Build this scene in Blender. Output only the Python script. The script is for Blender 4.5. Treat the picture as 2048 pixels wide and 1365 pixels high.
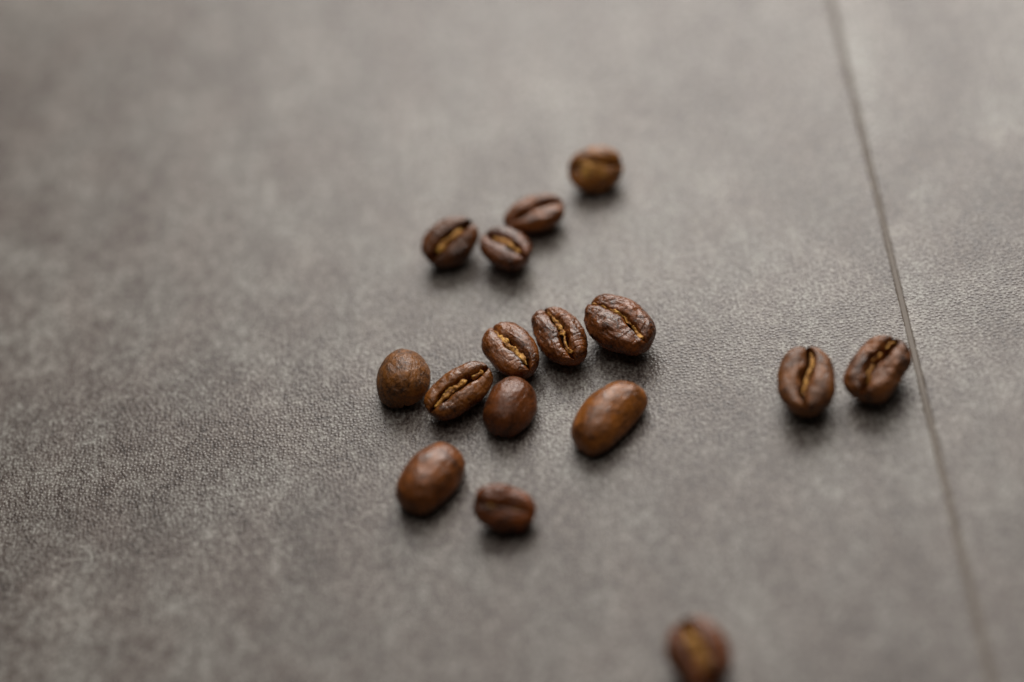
import bpy, math
import numpy as np
from mathutils import Matrix, Vector

# ------------------------------------------------------------------ camera
for o in list(bpy.data.objects):
    bpy.data.objects.remove(o)
scene = bpy.context.scene
COL = scene.collection
#CAMBEGIN
ELEV, ROLL, LENS, DIST = 47.0, 11.3, 85.0, 0.353
FPX = 2048 * LENS / 36.0
_e, _r = math.radians(ELEV), math.radians(ROLL)
F = np.array([0.0, math.cos(_e), -math.sin(_e)])
_U0 = np.array([0.0, math.sin(_e), math.cos(_e)])
_X = np.array([1.0, 0.0, 0.0])
RT = math.cos(_r) * _X - math.sin(_r) * _U0
UP = math.sin(_r) * _X + math.cos(_r) * _U0
CAM = -F * DIST
def on_table(x, y, z=0.0):
    """the table point seen at a place in the photograph (2048 x 1365)"""
    d = F + RT * (x - 1024) / FPX - UP * (y - 682.5) / FPX
    return CAM + d * ((z - CAM[2]) / d[2])
def project(P):
    v = P - CAM
    zc = v @ F
    return np.stack([1024 + FPX * (v @ RT) / zc, 682.5 - FPX * (v @ UP) / zc], -1)
#CAMEND
cam_data = bpy.data.cameras.new('camera')
cam_data.sensor_width = 36.0
cam_data.lens = LENS
cam_data.clip_start, cam_data.clip_end = 0.01, 20.0
cam_data.dof.use_dof = True
cam_data.dof.focus_distance = float((on_table(1024, 790) - CAM) @ F)
cam_data.dof.aperture_fstop = 3.9
cam = bpy.data.objects.new('camera', cam_data)
m = Matrix(((RT[0], UP[0], -F[0], CAM[0]), (RT[1], UP[1], -F[1], CAM[1]),
            (RT[2], UP[2], -F[2], CAM[2]), (0, 0, 0, 1)))
cam.matrix_world = m
COL.objects.link(cam)
scene.camera = cam

# ------------------------------------------------------------------ light
world = bpy.data.worlds.new('World')
scene.world = world
world.use_nodes = True
wb = world.node_tree.nodes['Background']
wb.inputs[0].default_value = (1.0, 0.90, 0.80, 1)
wb.inputs[1].default_value = 0.03

def area(name, loc, target, sx, sy, power, colour):
    l = bpy.data.lights.new(name, 'AREA')
    l.shape = 'RECTANGLE'; l.size = sx; l.size_y = sy
    l.energy = power; l.color = colour
    o = bpy.data.objects.new(name, l)
    o.location = loc
    o.rotation_euler = (Vector(target) - Vector(loc)).to_track_quat('-Z', 'Y').to_euler()
    COL.objects.link(o)
    return o
# a window behind the table, a little to the right
area('window_light', (0.22, 0.66, 0.46), (0.13, 0.02, 0.0), 0.66, 0.42, 7.0, (1.0, 0.955, 0.905))
# added fill low over the table, lightens shadows and falls off towards the edges
area('overhead_fill', (0.04, 0.11, 0.34), (0.02, 0.02, 0.0), 0.36, 0.36, 0.58, (1.0, 0.92, 0.85))

vs = scene.view_settings
vs.view_transform = 'Standard'
vs.look = 'None'
vs.exposure = 0.0
vs.gamma = 1.0
vs.use_curve_mapping = False
scene.cycles.use_denoising = True

# ------------------------------------------------------------------ material helpers
def material(name):
    mt = bpy.data.materials.new(name)
    mt.use_nodes = True
    nt = mt.node_tree
    bsdf = nt.nodes['Principled BSDF']
    return mt, nt, bsdf
def node(nt, kind, **kw):
    n = nt.nodes.new(kind)
    for k, v in kw.items():
        if hasattr(n, k):
            setattr(n, k, v)
        else:
            n.inputs[k.replace('_', ' ')].default_value = v
    return n
def noise(nt, vec, scale, detail=4.0, rough=0.55, lac=2.0, dist=0.0):
    n = nt.nodes.new('ShaderNodeTexNoise')
    n.inputs['Scale'].default_value = scale
    n.inputs['Detail'].default_value = detail
    n.inputs['Roughness'].default_value = rough
    n.inputs['Lacunarity'].default_value = lac
    n.inputs['Distortion'].default_value = dist
    nt.links.new(vec, n.inputs['Vector'])
    return n.outputs['Fac']
def ramp(nt, fac, stops):
    r = nt.nodes.new('ShaderNodeValToRGB')
    e = r.color_ramp.elements
    while len(e) < len(stops):
        e.new(0.5)
    for el, (p, c) in zip(e, stops):
        el.position = p
        el.color = (c, c, c, 1) if isinstance(c, (int, float)) else (*c, 1)
    nt.links.new(fac, r.inputs['Fac'])
    return r.outputs['Color']
def mix(nt, fac, a, b, blend='MIX'):
    n = nt.nodes.new('ShaderNodeMix')
    n.data_type = 'RGBA'; n.blend_type = blend
    for sock, v in ((n.inputs[0], fac), (n.inputs[6], a), (n.inputs[7], b)):
        if isinstance(v, bpy.types.NodeSocket):
            nt.links.new(v, sock)
        elif isinstance(v, (int, float)):
            sock.default_value = v
        else:
            sock.default_value = (*v, 1)
    return n.outputs[2]
def mth(nt, op, a, b=0.0):
    n = nt.nodes.new('ShaderNodeMath'); n.operation = op
    for sock, v in ((n.inputs[0], a), (n.inputs[1], b)):
        if isinstance(v, bpy.types.NodeSocket):
            nt.links.new(v, sock)
        else:
            sock.default_value = v
    return n.outputs[0]
def bump(nt, height, strength, distance, normal=None):
    n = nt.nodes.new('ShaderNodeBump')
    n.inputs['Strength'].default_value = strength
    n.inputs['Distance'].default_value = distance
    nt.links.new(height, n.inputs['Height'])
    if normal is not None:
        nt.links.new(normal, n.inputs['Normal'])
    return n.outputs['Normal']

# ------------------------------------------------------------------ shape helpers
#GEOBEGIN
def _hash(ix, iy, iz, seed):
    h = (ix.astype(np.int64) * 374761393 + iy.astype(np.int64) * 668265263 + iz.astype(np.int64) * 2147483647 + seed * 974634777) & 0xffffffff
    h = ((h ^ (h >> 13)) * 1274126177) & 0xffffffff
    h = ((h ^ (h >> 15)) * 2246822519) & 0xffffffff
    return ((h ^ (h >> 16)) & 0xffffff) / float(0xffffff) * 2 - 1
def vnoise(p, seed=0):
    """smooth value noise, -1 to 1"""
    i = np.floor(p).astype(np.int64); f = p - i
    f = f * f * f * (f * (f * 6 - 15) + 10)
    out = 0
    for dx in (0, 1):
        wx = f[..., 0] if dx else 1 - f[..., 0]
        for dy in (0, 1):
            wy = f[..., 1] if dy else 1 - f[..., 1]
            for dz in (0, 1):
                wz = f[..., 2] if dz else 1 - f[..., 2]
                out = out + wx * wy * wz * _hash(i[..., 0] + dx, i[..., 1] + dy, i[..., 2] + dz, seed)
    return out
def fbm(p, seed, octaves=3, gain=0.5):
    a, s = 1.0, 0.0
    for k in range(octaves):
        s = s + a * vnoise(p * 2.03 ** k + 17.3 * k, seed + k)
        a *= gain
    return s
def catmull(P, n, w):
    """n+1 points along a spline through P, spaced by chord length times the weight of each span"""
    P = np.array(P, float)
    Q = np.vstack([2 * P[0] - P[1], P, 2 * P[-1] - P[-2]])
    Q[0] = [-P[1][0], P[1][1]]
    ln = np.linalg.norm(np.diff(P, axis=0), axis=1) * np.array(w)
    cum = np.concatenate([[0], np.cumsum(ln)]) / ln.sum()
    t = np.linspace(0, 1, n + 1)
    k = np.clip(np.searchsorted(cum, t, side='right') - 1, 0, len(P) - 2)
    f = ((t - cum[k]) / (cum[k + 1] - cum[k]))[:, None]
    a, b_, c, d = Q[k], Q[k + 1], Q[k + 2], Q[k + 3]
    return 0.5 * (2 * b_ + (c - a) * f + (2 * a - 5 * b_ + 4 * c - d) * f ** 2 + (3 * b_ - a - 3 * c + d) * f ** 3), k + f[:, 0]

M_RINGS, K_HALF = 116, 84
def bean_geometry(L, W, seed, dome=0.86, flat=0.40, slit=1.0, depth=1.0, sway=0.10, sway_phase=0.0, egg=0.0, bend=0.0,
                  lumps=1.0, wrinkle=1.0, blunt=0.90, waist=0.0, shift=0.0):
    """rings from end to end (millimetres, x along the bean, the creased side up); returns the grid and the crease lips"""
    a, b = L / 2, W / 2
    sl = slit
    lip = flat * (0.62 + 0.30 * (1 - min(1.0, 0.25 + 0.75 * sl)))
    kk = min(1.0, 0.25 + 0.75 * sl)                    # a closed slit has hardly any valley
    P = [(0, -dome), (0.42, -dome * 0.90), (0.80, -dome * 0.55), (0.99, -0.10), (0.95, 0.16), (0.74, flat * 0.86), (0.46, flat * 1.02),
         (0.23 * kk + 0.03 * sl, flat * (0.92 + 0.07 * (1 - kk))), (0.085 * kk + 0.045 * sl, flat * (0.62 + 0.30 * (1 - kk))), (0.045 * sl + 0.02 * kk, lip - 0.24 * depth),
         (0.02 * sl + 0.01 * kk, lip - 0.48 * depth), (0.0, lip - 0.52 * depth)]
    half, pos = catmull(P, K_HALF, [1, 1, 1, 1.2, 1.3, 1.3, 1.6, 2.2, 2.2, 1.0, 1.0])
    half[-1, 0] = 0.0
    right = half
    left = half[1:-1][::-1] * [-1, 1]
    prof = np.vstack([right, left])                     # bottom, right side, crease floor, left side, bottom
    ppos = np.concatenate([pos, pos[1:-1][::-1]])
    th = np.linspace(0, math.pi, M_RINGS + 2)[1:-1]
    u = -np.cos(th)
    rho = np.sin(th) ** blunt
    T = u[:, None]
    near = np.clip((ppos - 4.5) / 4.0, 0, 1)[None, :]   # 1 near the crease, 0 on the flanks
    near = near * near * (3 - 2 * near)
    upper = np.clip((ppos - 3.0) / 2.0, 0, 1)[None, :]
    # slit opens and closes along its length
    open_ = 1 + 0.55 * vnoise(np.stack([u * 2.6 + 9.1, u * 0, u * 0], -1), seed + 5)
    y = prof[None, :, 0] * rho[:, None]
    y = y * (1 + (open_[:, None] - 1) * np.clip((ppos - 7.0) / 1.0, 0, 1)[None, :])
    yc = sway * np.sin(u * 2.7 + sway_phase) + 0.065 * vnoise(np.stack([u * 3.4, u * 0 + 3.3, u * 0], -1), seed + 8) + shift
    y = y + near * (yc * np.sqrt(rho))[:, None]
    y = y * (1 + egg * T) + bend * (T ** 2 - 0.4) - waist * np.exp(-(T / 0.45) ** 2) * np.sign(prof[None, :, 0]) * np.abs(y) * 0.3
    zs = np.where(upper > 0.5, rho[:, None] ** 0.72, rho[:, None] ** 0.95)
    zs = rho[:, None] ** (0.95 - 0.27 * upper)
    z = prof[None, :, 1] * zs * (1 + 0.5 * egg * T)
    x = np.repeat(T, prof.shape[0], 1)
    G = np.stack([x * a, y * b, z * b], -1)
    def normals(G):
        du = np.gradient(G, axis=0)
        dv = np.roll(G, -1, 1) - np.roll(G, 1, 1)
        n = np.cross(dv, du)
        n /= np.linalg.norm(n, axis=-1, keepdims=True) + 1e-9
        # outwards
        s = np.sign((n * (G - [0, 0, 0])).sum(-1).mean())
        return n * s
    N = normals(G)
    inner = np.clip((ppos - 8.2) / 0.8, 0, 1)[None, :]
    big = fbm(G / 3.4 + 5.7 * seed, seed + 20, 2) * 0.20 * lumps
    mid = fbm(G / np.array([1.7, 1.05, 1.05]) + 3.1 * seed, seed + 30, 3) * 0.055 * wrinkle
    # shallow creases running outwards from the slit
    wr = 1 - np.abs(fbm(G * np.array([1.0, 0.42, 0.42]) + 1.3 * seed, seed + 40, 2)) * 2.0
    ridg = -np.clip(wr - 0.45, 0, 1) * 0.12 * wrinkle * (0.3 + 0.7 * upper)
    D = big + (mid + ridg) * (1 - 0.7 * inner)
    taper = np.clip(np.sin(th) * 3.2, 0, 1)[:, None]
    G = G + N * (D * (1 - inner) * (0.35 + 0.65 * taper))[..., None]
    return G, pos
def rot(axis, deg):
    c, s = math.cos(math.radians(deg)), math.sin(math.radians(deg))
    return np.array({'x': [[1, 0, 0], [0, c, -s], [0, s, c]], 'y': [[c, 0, s], [0, 1, 0], [-s, 0, c]],
                     'z': [[c, -s, 0], [s, c, 0], [0, 0, 1]]}[axis])
def bean_rotation(yaw, roll=0.0, to_cam=0.0, to_right=0.0):
    return rot('x', to_cam) @ rot('y', to_right) @ rot('z', yaw) @ rot('x', roll)
def place(G, R, target):
    """turn, set on the table, and slide until the outline's box is centred where it stands in the photograph"""
    V = (G.reshape(-1, 3) @ R.T) / 1000.0
    zmin = V[:, 2].min()
    p = on_table(*target, 0.0025)
    off = np.array([p[0], p[1], -zmin])
    for _ in range(12):
        q = project(V + off)
        c = (q.min(0) + q.max(0)) / 2
        off[:2] += (on_table(*target, 0.0025) - on_table(*c, 0.0025))[:2]
    return off
#GEOEND

# ------------------------------------------------------------------ the table: two stone-print tiles and the joint between them
def tile_material(name, offset, mottle=0.27):
    mt, nt, b = material(name)
    tc = nt.nodes.new('ShaderNodeTexCoord')
    mp = nt.nodes.new('ShaderNodeMapping')
    mp.inputs['Location'].default_value = offset
    nt.links.new(tc.outputs['Object'], mp.inputs['Vector'])
    v = mp.outputs['Vector']
    ms = nt.nodes.new('ShaderNodeMapping')          # print drawn out along the plank
    ms.inputs['Scale'].default_value = (1.0, 0.62, 1.0)
    nt.links.new(v, ms.inputs['Vector'])
    vs_ = ms.outputs['Vector']
    grain = noise(nt, vs_, 2200, 2.0, 0.6)
    clump = noise(nt, vs_, 640, 4.0, 0.62)
    cloud = noise(nt, vs_, 48, 5.0, 0.6, dist=0.4)
    broad = noise(nt, v, 16, 3.0, 0.5)
    fleck = noise(nt, vs_, 190, 3.0, 0.6, dist=0.5)
    s = mth(nt, 'ADD', mth(nt, 'ADD', mth(nt, 'MULTIPLY', grain, 0.70), 0.135), mth(nt, 'MULTIPLY', clump, 0.48))
    s = mth(nt, 'ADD', s, mth(nt, 'MULTIPLY', mth(nt, 'SUBTRACT', fleck, 0.5), 0.19))
    s = mth(nt, 'ADD', s, mth(nt, 'MULTIPLY', mth(nt, 'SUBTRACT', cloud, 0.5), mottle))
    s = mth(nt, 'ADD', s, mth(nt, 'MULTIPLY', broad, 0.16))
    col = ramp(nt, s, [(0.645, (0.038, 0.028, 0.023)), (0.755, (0.106, 0.087, 0.076)),
                       (0.845, (0.174, 0.160, 0.144)), (0.965, (0.330, 0.325, 0.298))])
    hue = noise(nt, vs_, 120, 3.0, 0.5)
    col = mix(nt, ramp(nt, hue, [(0.40, 0.0), (0.62, 1.0)]), col,
              mix(nt, 1.0, col, (1.0, 0.955, 0.945), 'MULTIPLY'))
    nt.links.new(col, b.inputs['Base Color'])
    nt.links.new(ramp(nt, clump, [(0.3, 0.30), (0.7, 0.42)]), b.inputs['Roughness'])
    b.inputs['Specular IOR Level'].default_value = 0.5
    # embossed grain of small rounded beads
    vo = nt.nodes.new('ShaderNodeTexVoronoi')
    vo.voronoi_dimensions = '2D'
    vo.feature = 'F1'
    vo.inputs['Scale'].default_value = 1780
    vo.inputs['Randomness'].default_value = 0.78
    nt.links.new(v, vo.inputs['Vector'])
    r_ = mth(nt, 'DIVIDE', vo.outputs['Distance'], 0.46)
    h = mth(nt, 'MAXIMUM', mth(nt, 'SUBTRACT', 1.0, mth(nt, 'MULTIPLY', r_, r_)), 0.0)
    nt.links.new(bump(nt, h, 0.36, 0.00010), b.inputs['Normal'])
    return mt

def mesh_object(name, verts, faces, mat, parent=None, smooth=True):
    me = bpy.data.meshes.new(name)
    me.from_pydata([tuple(map(float, v)) for v in verts], [], [tuple(map(int, f)) for f in faces])
    me.materials.append(mat)
    if smooth:
        me.polygons.foreach_set('use_smooth', [True] * len(me.polygons))
    me.update()
    o = bpy.data.objects.new(name, me)
    COL.objects.link(o)
    if parent is not None:
        o.parent = parent
    return o

A = on_table(1661, 0); B = on_table(1984, 1365)
seam_dir = (A - B) / np.linalg.norm(A - B)          # along the joint, away from the camera
seam_nrm = np.array([seam_dir[1], -seam_dir[0], 0.0])  # to the right
seam_mid = (A + B) / 2
floor = bpy.data.objects.new('table_surface', None)
floor.location = seam_mid
floor.rotation_euler = (0, 0, math.atan2(seam_dir[1], seam_dir[0]) - math.pi / 2)
floor['kind'] = 'structure'
COL.objects.link(floor)
GAP = 0.00034          # half the joint
def tile(side, width, mat):
    # in the table's own frame: x across the joint, y along it; a long block with an eased edge beside the joint
    prof = [(GAP + 0.00004, -0.0040), (GAP, -0.00040), (GAP + 0.00003, -0.00018), (GAP + 0.00010, -0.00006),
            (GAP + 0.00022, -0.00001), (GAP + 0.00034, 0.0), (width, 0.0), (width, -0.0040)]
    ys = [-0.30] + list(np.linspace(-0.12, 0.14, 420)) + [0.42]
    n = len(prof)
    vv = []
    for y in ys:
        w = 0.00005 * float(fbm(np.array([[y * 300, side * 3.7, 0.0]]), 70, 3)[0])
        d = 0.00004 * float(fbm(np.array([[y * 700, side * 9.7, 0.0]]), 75, 2)[0])
        for q, (x, z) in enumerate(prof):
            vv.append((side * (x + (w if 0 < q < 6 else 0) + (d if 2 < q < 6 else 0)), y, z))
    ff = []
    for k in range(len(ys) - 1):
        for i in range(n):
            j = (i + 1) % n
            q = (k * n + i, k * n + j, k * n + n + j, k * n + n + i)
            ff.append(q if side < 0 else q[::-1])
    ff.append(tuple(range(n)) if side > 0 else tuple(range(n))[::-1])
    e_ = tuple(range((len(ys) - 1) * n, len(ys) * n))
    ff.append(e_[::-1] if side > 0 else e_)
    return mesh_object('tile', vv, ff, mat, floor, smooth=False)
tile(-1, 0.30, tile_material('stone_print_wide', (0.0, 0.0, 0.0)))
tile(1, 0.20, tile_material('stone_print_narrow', (0.37, 0.21, 0.0), 0.48))
jm, nt, b = material('joint_filler')
tc = nt.nodes.new('ShaderNodeTexCoord')
jn = noise(nt, tc.outputs['Object'], 900, 3.0)
nt.links.new(ramp(nt, jn, [(0.3, (0.078, 0.056, 0.036)), (0.7, (0.108, 0.081, 0.055))]), b.inputs['Base Color'])
b.inputs['Roughness'].default_value = 0.55
JG = GAP + 0.0002
jv = [(x, y, z) for y in (-0.30, 0.42) for x, z in
      ((-JG, -0.0036), (-JG, -0.00007), (-GAP * 0.5, -0.00009), (0, -0.00009), (GAP * 0.5, -0.00009), (JG, -0.00007), (JG, -0.0036))]
jf = [(i, i + 1, 8 + i, 7 + i)[::-1] for i in range(6)] + [(0, 7, 13, 6)[::-1], (0, 1, 2, 3, 4, 5, 6)[::-1], (7, 8, 9, 10, 11, 12, 13)]
mesh_object('joint_filler', jv, jf, jm, floor, smooth=True)

# ------------------------------------------------------------------ coffee beans

def roast_material(name, light, dark, rough=0.36, grit=1.0, seed=0):
    light = (light[0] * 1.95, light[1] * 1.62, light[2] * 0.62)
    mt, nt, b = material(name)
    tc = nt.nodes.new('ShaderNodeTexCoord')
    mp = nt.nodes.new('ShaderNodeMapping')
    mp.inputs['Location'].default_value = (0.013 * seed, 0.007 * seed, 0.021 * seed)
    nt.links.new(tc.outputs['Object'], mp.inputs['Vector'])
    v = mp.outputs['Vector']
    dark = (dark[0] * 0.72, dark[1] * 0.62, dark[2] * 0.42)
    blot = noise(nt, v, 330, 5.0, 0.62, dist=0.9)
    fine = noise(nt, v, 2600, 4.0, 0.65)
    pits = noise(nt, v, 5200, 2.0, 0.5)
    s = mth(nt, 'ADD', mth(nt, 'MULTIPLY', blot, 0.62), mth(nt, 'MULTIPLY', fine, 0.38))
    mid = tuple((a_ * 0.55 + c_ * 0.45) for a_, c_ in zip(light, dark))
    col = ramp(nt, s, [(0.38, dark), (0.50, mid), (0.62, light)])
    nt.links.new(col, b.inputs['Base Color'])
    nt.links.new(ramp(nt, fine, [(0.3, rough - 0.06), (0.7, rough + 0.10)]), b.inputs['Roughness'])
    b.inputs['Specular IOR Level'].default_value = 0.58
    st = nt.nodes.new('ShaderNodeMapping')             # fine grain drawn out along the bean
    st.inputs['Scale'].default_value = (0.45, 1.0, 1.0)
    nt.links.new(v, st.inputs['Vector'])
    wrink = noise(nt, st.outputs['Vector'], 1100, 4.0, 0.6, dist=0.5)
    n1 = bump(nt, wrink, 0.85 * grit, 0.00030)
    n2 = bump(nt, pits, 0.40 * grit, 0.00006, n1)
    nt.links.new(n2, b.inputs['Normal'])
    return mt

sk, nt, b = material('silver_skin')
tc = nt.nodes.new('ShaderNodeTexCoord')
st = nt.nodes.new('ShaderNodeMapping'); st.inputs['Scale'].default_value = (0.35, 1.0, 1.0)
nt.links.new(tc.outputs['Object'], st.inputs['Vector'])
f1 = noise(nt, st.outputs['Vector'], 2400, 4.0, 0.65)
nt.links.new(ramp(nt, f1, [(0.38, (0.15, 0.048, 0.006)), (0.52, (0.50, 0.22, 0.026)), (0.64, (0.85, 0.50, 0.11))]), b.inputs['Base Color'])
b.inputs['Roughness'].default_value = 0.6
nt.links.new(bump(nt, f1, 0.8, 0.00020), b.inputs['Normal'])

def grid_mesh(name, G, ends, mat, parent):
    """a closed surface from rings of points and its two end points"""
    m_, n_ = G.shape[:2]
    V = np.vstack([G.reshape(-1, 3), ends]) / 1000.0
    i = np.arange(m_ - 1)[:, None] * n_; j = np.arange(n_)[None, :]; j2 = (j + 1) % n_
    Q = np.stack([i + j, i + j2, i + n_ + j2, i + n_ + j], -1).reshape(-1, 4)
    k = np.arange(n_); k2 = (k + 1) % n_
    c0 = np.stack([k * 0 + m_ * n_, k2, k], -1)
    c1 = np.stack([k * 0 + m_ * n_ + 1, (m_ - 1) * n_ + k, (m_ - 1) * n_ + k2], -1)
    # wind outwards
    a_, b_, c_ = V[Q[:, 0]], V[Q[:, 1]], V[Q[:, 2]]
    ctr = V.mean(0)
    if (np.cross(b_ - a_, c_ - a_) * ((a_ + c_) / 2 - ctr)).sum() < 0:
        Q, c0, c1 = Q[:, ::-1], c0[:, ::-1], c1[:, ::-1]
    return mesh_object(name, V, [*Q.tolist(), *c0.tolist(), *c1.tolist()], mat, parent)

def skin_strip(G, pos, seed, u0, u1, width, lift, off=0.0):
    """a crumpled thread of silver skin held between the lips of the crease"""
    m_ = G.shape[0]
    u = -np.cos(np.linspace(0, math.pi, m_ + 2)[1:-1])
    iR = int(np.searchsorted(pos, 8.0)); iL = G.shape[1] - iR
    c = (G[:, iR] + G[:, iL]) / 2
    half = np.linalg.norm(G[:, iR] - G[:, iL], axis=1) / 2
    n = 90
    uu = np.linspace(u0, u1, n)
    C = np.stack([np.interp(uu, u, c[:, k]) for k in range(3)], -1)
    t = np.linspace(0, 1, n)
    env = np.clip(np.minimum(t, 1 - t) * 9, 0, 1) ** 0.6
    w = width * env * (0.85 + 0.45 * vnoise(np.stack([uu * 3.7, uu * 0, uu * 0], -1), seed + 61))
    C[:, 1] += off + 0.10 * vnoise(np.stack([uu * 5, uu * 0 + 7, uu * 0], -1), seed + 62)
    C[:, 2] += lift + 0.14 * vnoise(np.stack([uu * 4.5, uu * 0 + 4, uu * 0], -1), seed + 63)
    k = np.arange(20) / 20 * 2 * math.pi
    Y = np.cos(k)[None, :] * w[:, None]
    Z = np.sin(k)[None, :] * (0.34 * width + 0.12) * env[:, None]
    S = np.stack([np.repeat(C[:, :1], 20, 1), C[:, 1:2] + Y, C[:, 2:] + Z], -1)
    S += vnoise(S * np.array([2.2, 5.0, 5.0]), seed + 64)[..., None] * np.array([0.0, 0.10, 0.16]) * env[:, None, None]
    S += vnoise(S * np.array([5.0, 9.0, 9.0]), seed + 65)[..., None] * np.array([0.0, 0.04, 0.07]) * env[:, None, None]
    return S, np.stack([C[0], C[-1]])

GROUP = 'roasted coffee beans scattered on the table'
BROWN, DEEP = (0.150, 0.058, 0.024), (0.040, 0.014, 0.007)
def coffee_bean(label, target, L, W, rotation, shape, skins=(), light=BROWN, dark=DEEP, rough=0.25, grit=1.0, seed=1):
    G, pos = bean_geometry(L, W, seed, **shape)
    ends = np.stack([G[0].mean(0) - [0.02, 0, 0], G[-1].mean(0) + [0.02, 0, 0]])
    R = bean_rotation(**rotation)
    off = place(G, R, target)
    mat = roast_material('roasted_bean', light, dark, rough, grit, seed)
    if skins:
        root = bpy.data.objects.new('coffee_bean', None)
        COL.objects.link(root)
        grid_mesh('body', G, ends, mat, root)
        for q, (u0, u1, width, lift, o_) in enumerate(skins):
            S, e = skin_strip(G, pos, seed + 7 * q, u0, u1, width, lift, o_)
            grid_mesh('silver_skin', S, e, sk, root)
    else:
        root = grid_mesh('coffee_bean', G, ends, mat, None)
    M = np.eye(4); M[:3, :3] = R; M[:3, 3] = off
    root.matrix_world = Matrix(M.tolist())
    root['label'] = label
    root['category'] = 'coffee bean'
    root['group'] = GROUP
    return root

OCHRE = (0.175, 0.078, 0.028)
coffee_bean('blurred orange-brown bean farthest back, with a notch at its right end',
            (1191, 339), 8.5, 7.25, dict(yaw=-2, to_cam=40), dict(slit=0.5, depth=0.45, sway=0.16, sway_phase=2.6, shift=0.16),
            [(-0.60, 0.45, 1.25, 0.05, -1.15)], light=(0.26, 0.115, 0.038), dark=(0.12, 0.045, 0.015), seed=11)
coffee_bean('bean with a pointed left end and dark slit, behind two touching beans',
            (1068, 427), 9.5, 6.25, dict(yaw=10, to_cam=8), dict(slit=0.9, depth=1.2, sway=0.16, sway_phase=0.6, egg=0.16, flat=0.46), light=(0.165, 0.060, 0.024), seed=12)
coffee_bean('dark bean with a golden bar in its crease, left of the two touching beans behind',
            (900, 484), 9.0, 7.25, dict(yaw=30, to_cam=22), dict(slit=1.7, depth=1.0, sway=0.08, sway_phase=1.0, blunt=0.74),
            [(-0.62, 0.55, 0.45, 0.02, -0.05)], light=(0.105, 0.040, 0.020), seed=13)
coffee_bean('small dark bean with shiny lips round its golden crease, touching the pointed bean',
            (1012, 498), 8.25, 6.75, dict(yaw=-52, to_cam=4), dict(slit=1.7, depth=1.0, sway=0.07, sway_phase=0.4, blunt=0.74, dome=0.95, lumps=0.5),
            [(-0.55, 0.75, 0.45, 0.0, 0.0)], light=(0.110, 0.038, 0.020), seed=14)
coffee_bean('matt rough round bean lying face down, leftmost of the sharp middle cluster',
            (807, 757), 8.9, 8.1, dict(yaw=84, roll=166), dict(dome=0.98, egg=-0.10, blunt=0.74, lumps=0.8, wrinkle=1.0), light=(0.165, 0.072, 0.026), dark=(0.060, 0.024, 0.009), rough=0.38, grit=1.4, seed=15)
coffee_bean('long narrow bean with pale golden crease, wedged beside the rough round bean',
            (917, 782), 10.75, 6.6, dict(yaw=30, to_cam=14), dict(slit=1.6, depth=1.1, sway=0.06, sway_phase=2.0, blunt=0.72, wrinkle=1.2),
            [(-0.84, 0.30, 0.42, 0.05, -0.02), (0.42, 0.80, 0.34, 0.0, 0.0)], light=(0.155, 0.062, 0.024), seed=16)
coffee_bean('crisp bean with a bright ragged golden crease, leftmost of three creased beans in a row',
            (1021, 702), 9.75, 7.25, dict(yaw=-66, to_cam=4), dict(slit=1.5, depth=1.0, sway=0.06, sway_phase=0.3, blunt=0.74),
            [(-0.88, 0.84, 0.46, 0.02, -0.12)], light=(0.155, 0.058, 0.024), seed=17)
coffee_bean('crisp wrinkled bean with a black-edged crease, middle of three creased beans in a row',
            (1119, 673), 10.5, 6.9, dict(yaw=-74, to_cam=4), dict(slit=1.7, depth=1.2, sway=0.09, sway_phase=2.4, blunt=0.72, wrinkle=2.2, flat=0.43),
            [(-0.90, 0.02, 0.30, 0.02, 0.16), (-0.06, 0.82, 0.42, 0.0, 0.05)], light=(0.140, 0.052, 0.024), seed=18)
coffee_bean('largest crisp creased bean, rightmost of three in a row, crossed by a thin line',
            (1240, 650), 11.25, 8.25, dict(yaw=-54, to_cam=4), dict(slit=0.6, depth=1.1, sway=0.13, sway_phase=1.6, blunt=0.76, wrinkle=1.7, flat=0.46),
            [(-0.92, -0.45, 0.42, 0.06, 0.0), (-0.50, 0.40, 0.20, 0.0, 0.10), (0.42, 0.90, 0.40, 0.02, 0.0)], light=(0.140, 0.050, 0.024), seed=19)
coffee_bean('smooth glossy dark bean lying face down in front of the bright-creased bean',
            (1020, 814), 9.5, 7.45, dict(yaw=62, roll=180), dict(dome=0.92, blunt=0.74, lumps=0.75, wrinkle=0.7, egg=0.03), light=(0.105, 0.036, 0.016), dark=(0.048, 0.016, 0.008), rough=0.29, grit=1.15, seed=20)
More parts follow.
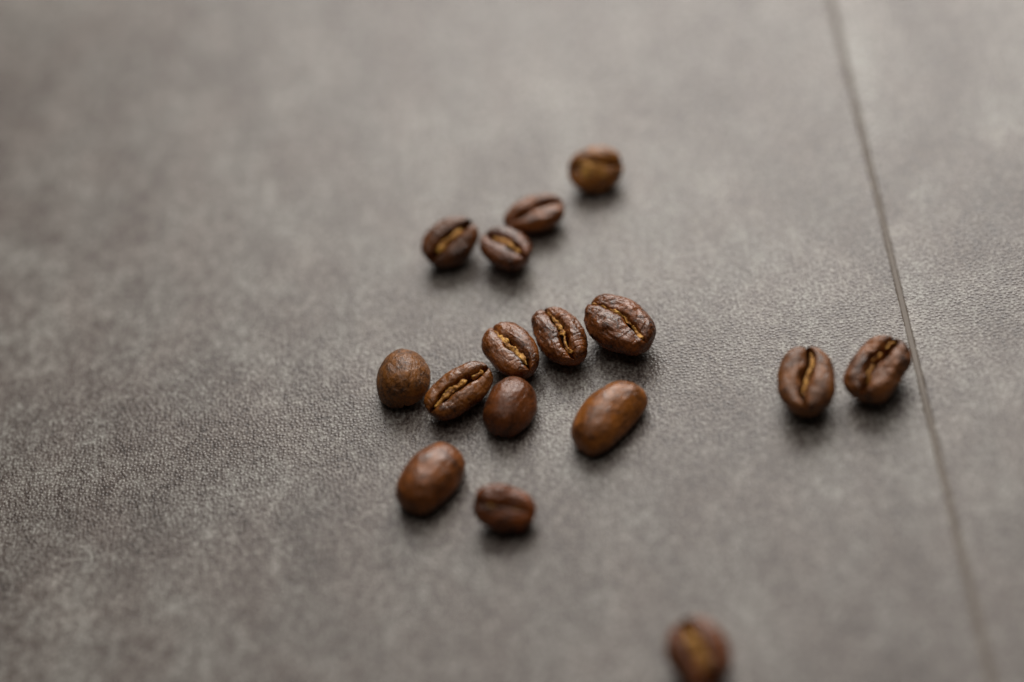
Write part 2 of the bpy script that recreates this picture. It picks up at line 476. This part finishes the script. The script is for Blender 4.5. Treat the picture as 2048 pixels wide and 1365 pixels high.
coffee_bean('long smooth tan-brown bean lying face down on its own, glossy at its far end',
            (1219, 837), 12.9, 7.8, dict(yaw=42, roll=180), dict(dome=0.86, blunt=0.64, lumps=0.7, wrinkle=0.5, bend=0.22), light=(0.200, 0.080, 0.027), dark=(0.090, 0.032, 0.012), rough=0.29, grit=1.0, seed=21)
coffee_bean('bean with an S-shaped golden crease, left of the pair beside the joint',
            (1613, 764), 10.6, 8.15, dict(yaw=-102, to_cam=4), dict(slit=1.5, depth=1.2, sway=0.17, sway_phase=3.14, blunt=0.72, wrinkle=0.9, lumps=0.9),
            [(-0.82, 0.62, 0.22, -0.10, 0.20)], light=(0.150, 0.062, 0.028), rough=0.42, seed=22)
coffee_bean('lumpy shrivelled bean with flecks of golden skin, closest to the joint',
            (1755, 739), 10.5, 8.0, dict(yaw=50, to_cam=6), dict(slit=1.5, depth=1.1, sway=0.12, sway_phase=2.0, blunt=0.74, wrinkle=2.4, lumps=1.5, flat=0.44),
            [(-0.66, -0.08, 0.36, 0.0, -0.18), (-0.02, 0.34, 0.26, 0.05, 0.12), (0.52, 0.86, 0.22, 0.05, 0.05)], light=(0.150, 0.060, 0.028), rough=0.40, seed=23)
coffee_bean('smooth oval bean lying face down, left of two soft-edged beans in front',
            (861, 957), 11.75, 8.1, dict(yaw=52, roll=180), dict(dome=0.86, blunt=0.72, lumps=0.75, wrinkle=0.7), light=(0.160, 0.058, 0.020), dark=(0.065, 0.022, 0.009), rough=0.30, grit=1.0, seed=34)
coffee_bean('small soft-edged bean showing a faint closed crease, in front of the cluster',
            (1009, 1017), 8.6, 6.35, dict(yaw=-24, to_cam=34), dict(slit=0.12, depth=0.30, sway=0.05, sway_phase=0.5, blunt=0.66, flat=0.50, lumps=0.8),
            [(-0.70, -0.15, 0.12, 0.0, 0.0), (0.2, 0.55, 0.10, 0.0, 0.0)], light=(0.145, 0.044, 0.014), seed=25)
coffee_bean('strongly blurred nearest bean at the lower edge with a wide golden crease',
            (1397, 1308), 9.6, 7.9, dict(yaw=-82, to_cam=14, to_right=-6), dict(slit=2.6, depth=0.8, sway=0.05, sway_phase=0.5, blunt=0.74),
            [(-0.72, 0.62, 0.72, 0.05, 0.0)], light=(0.125, 0.040, 0.014), seed=26)
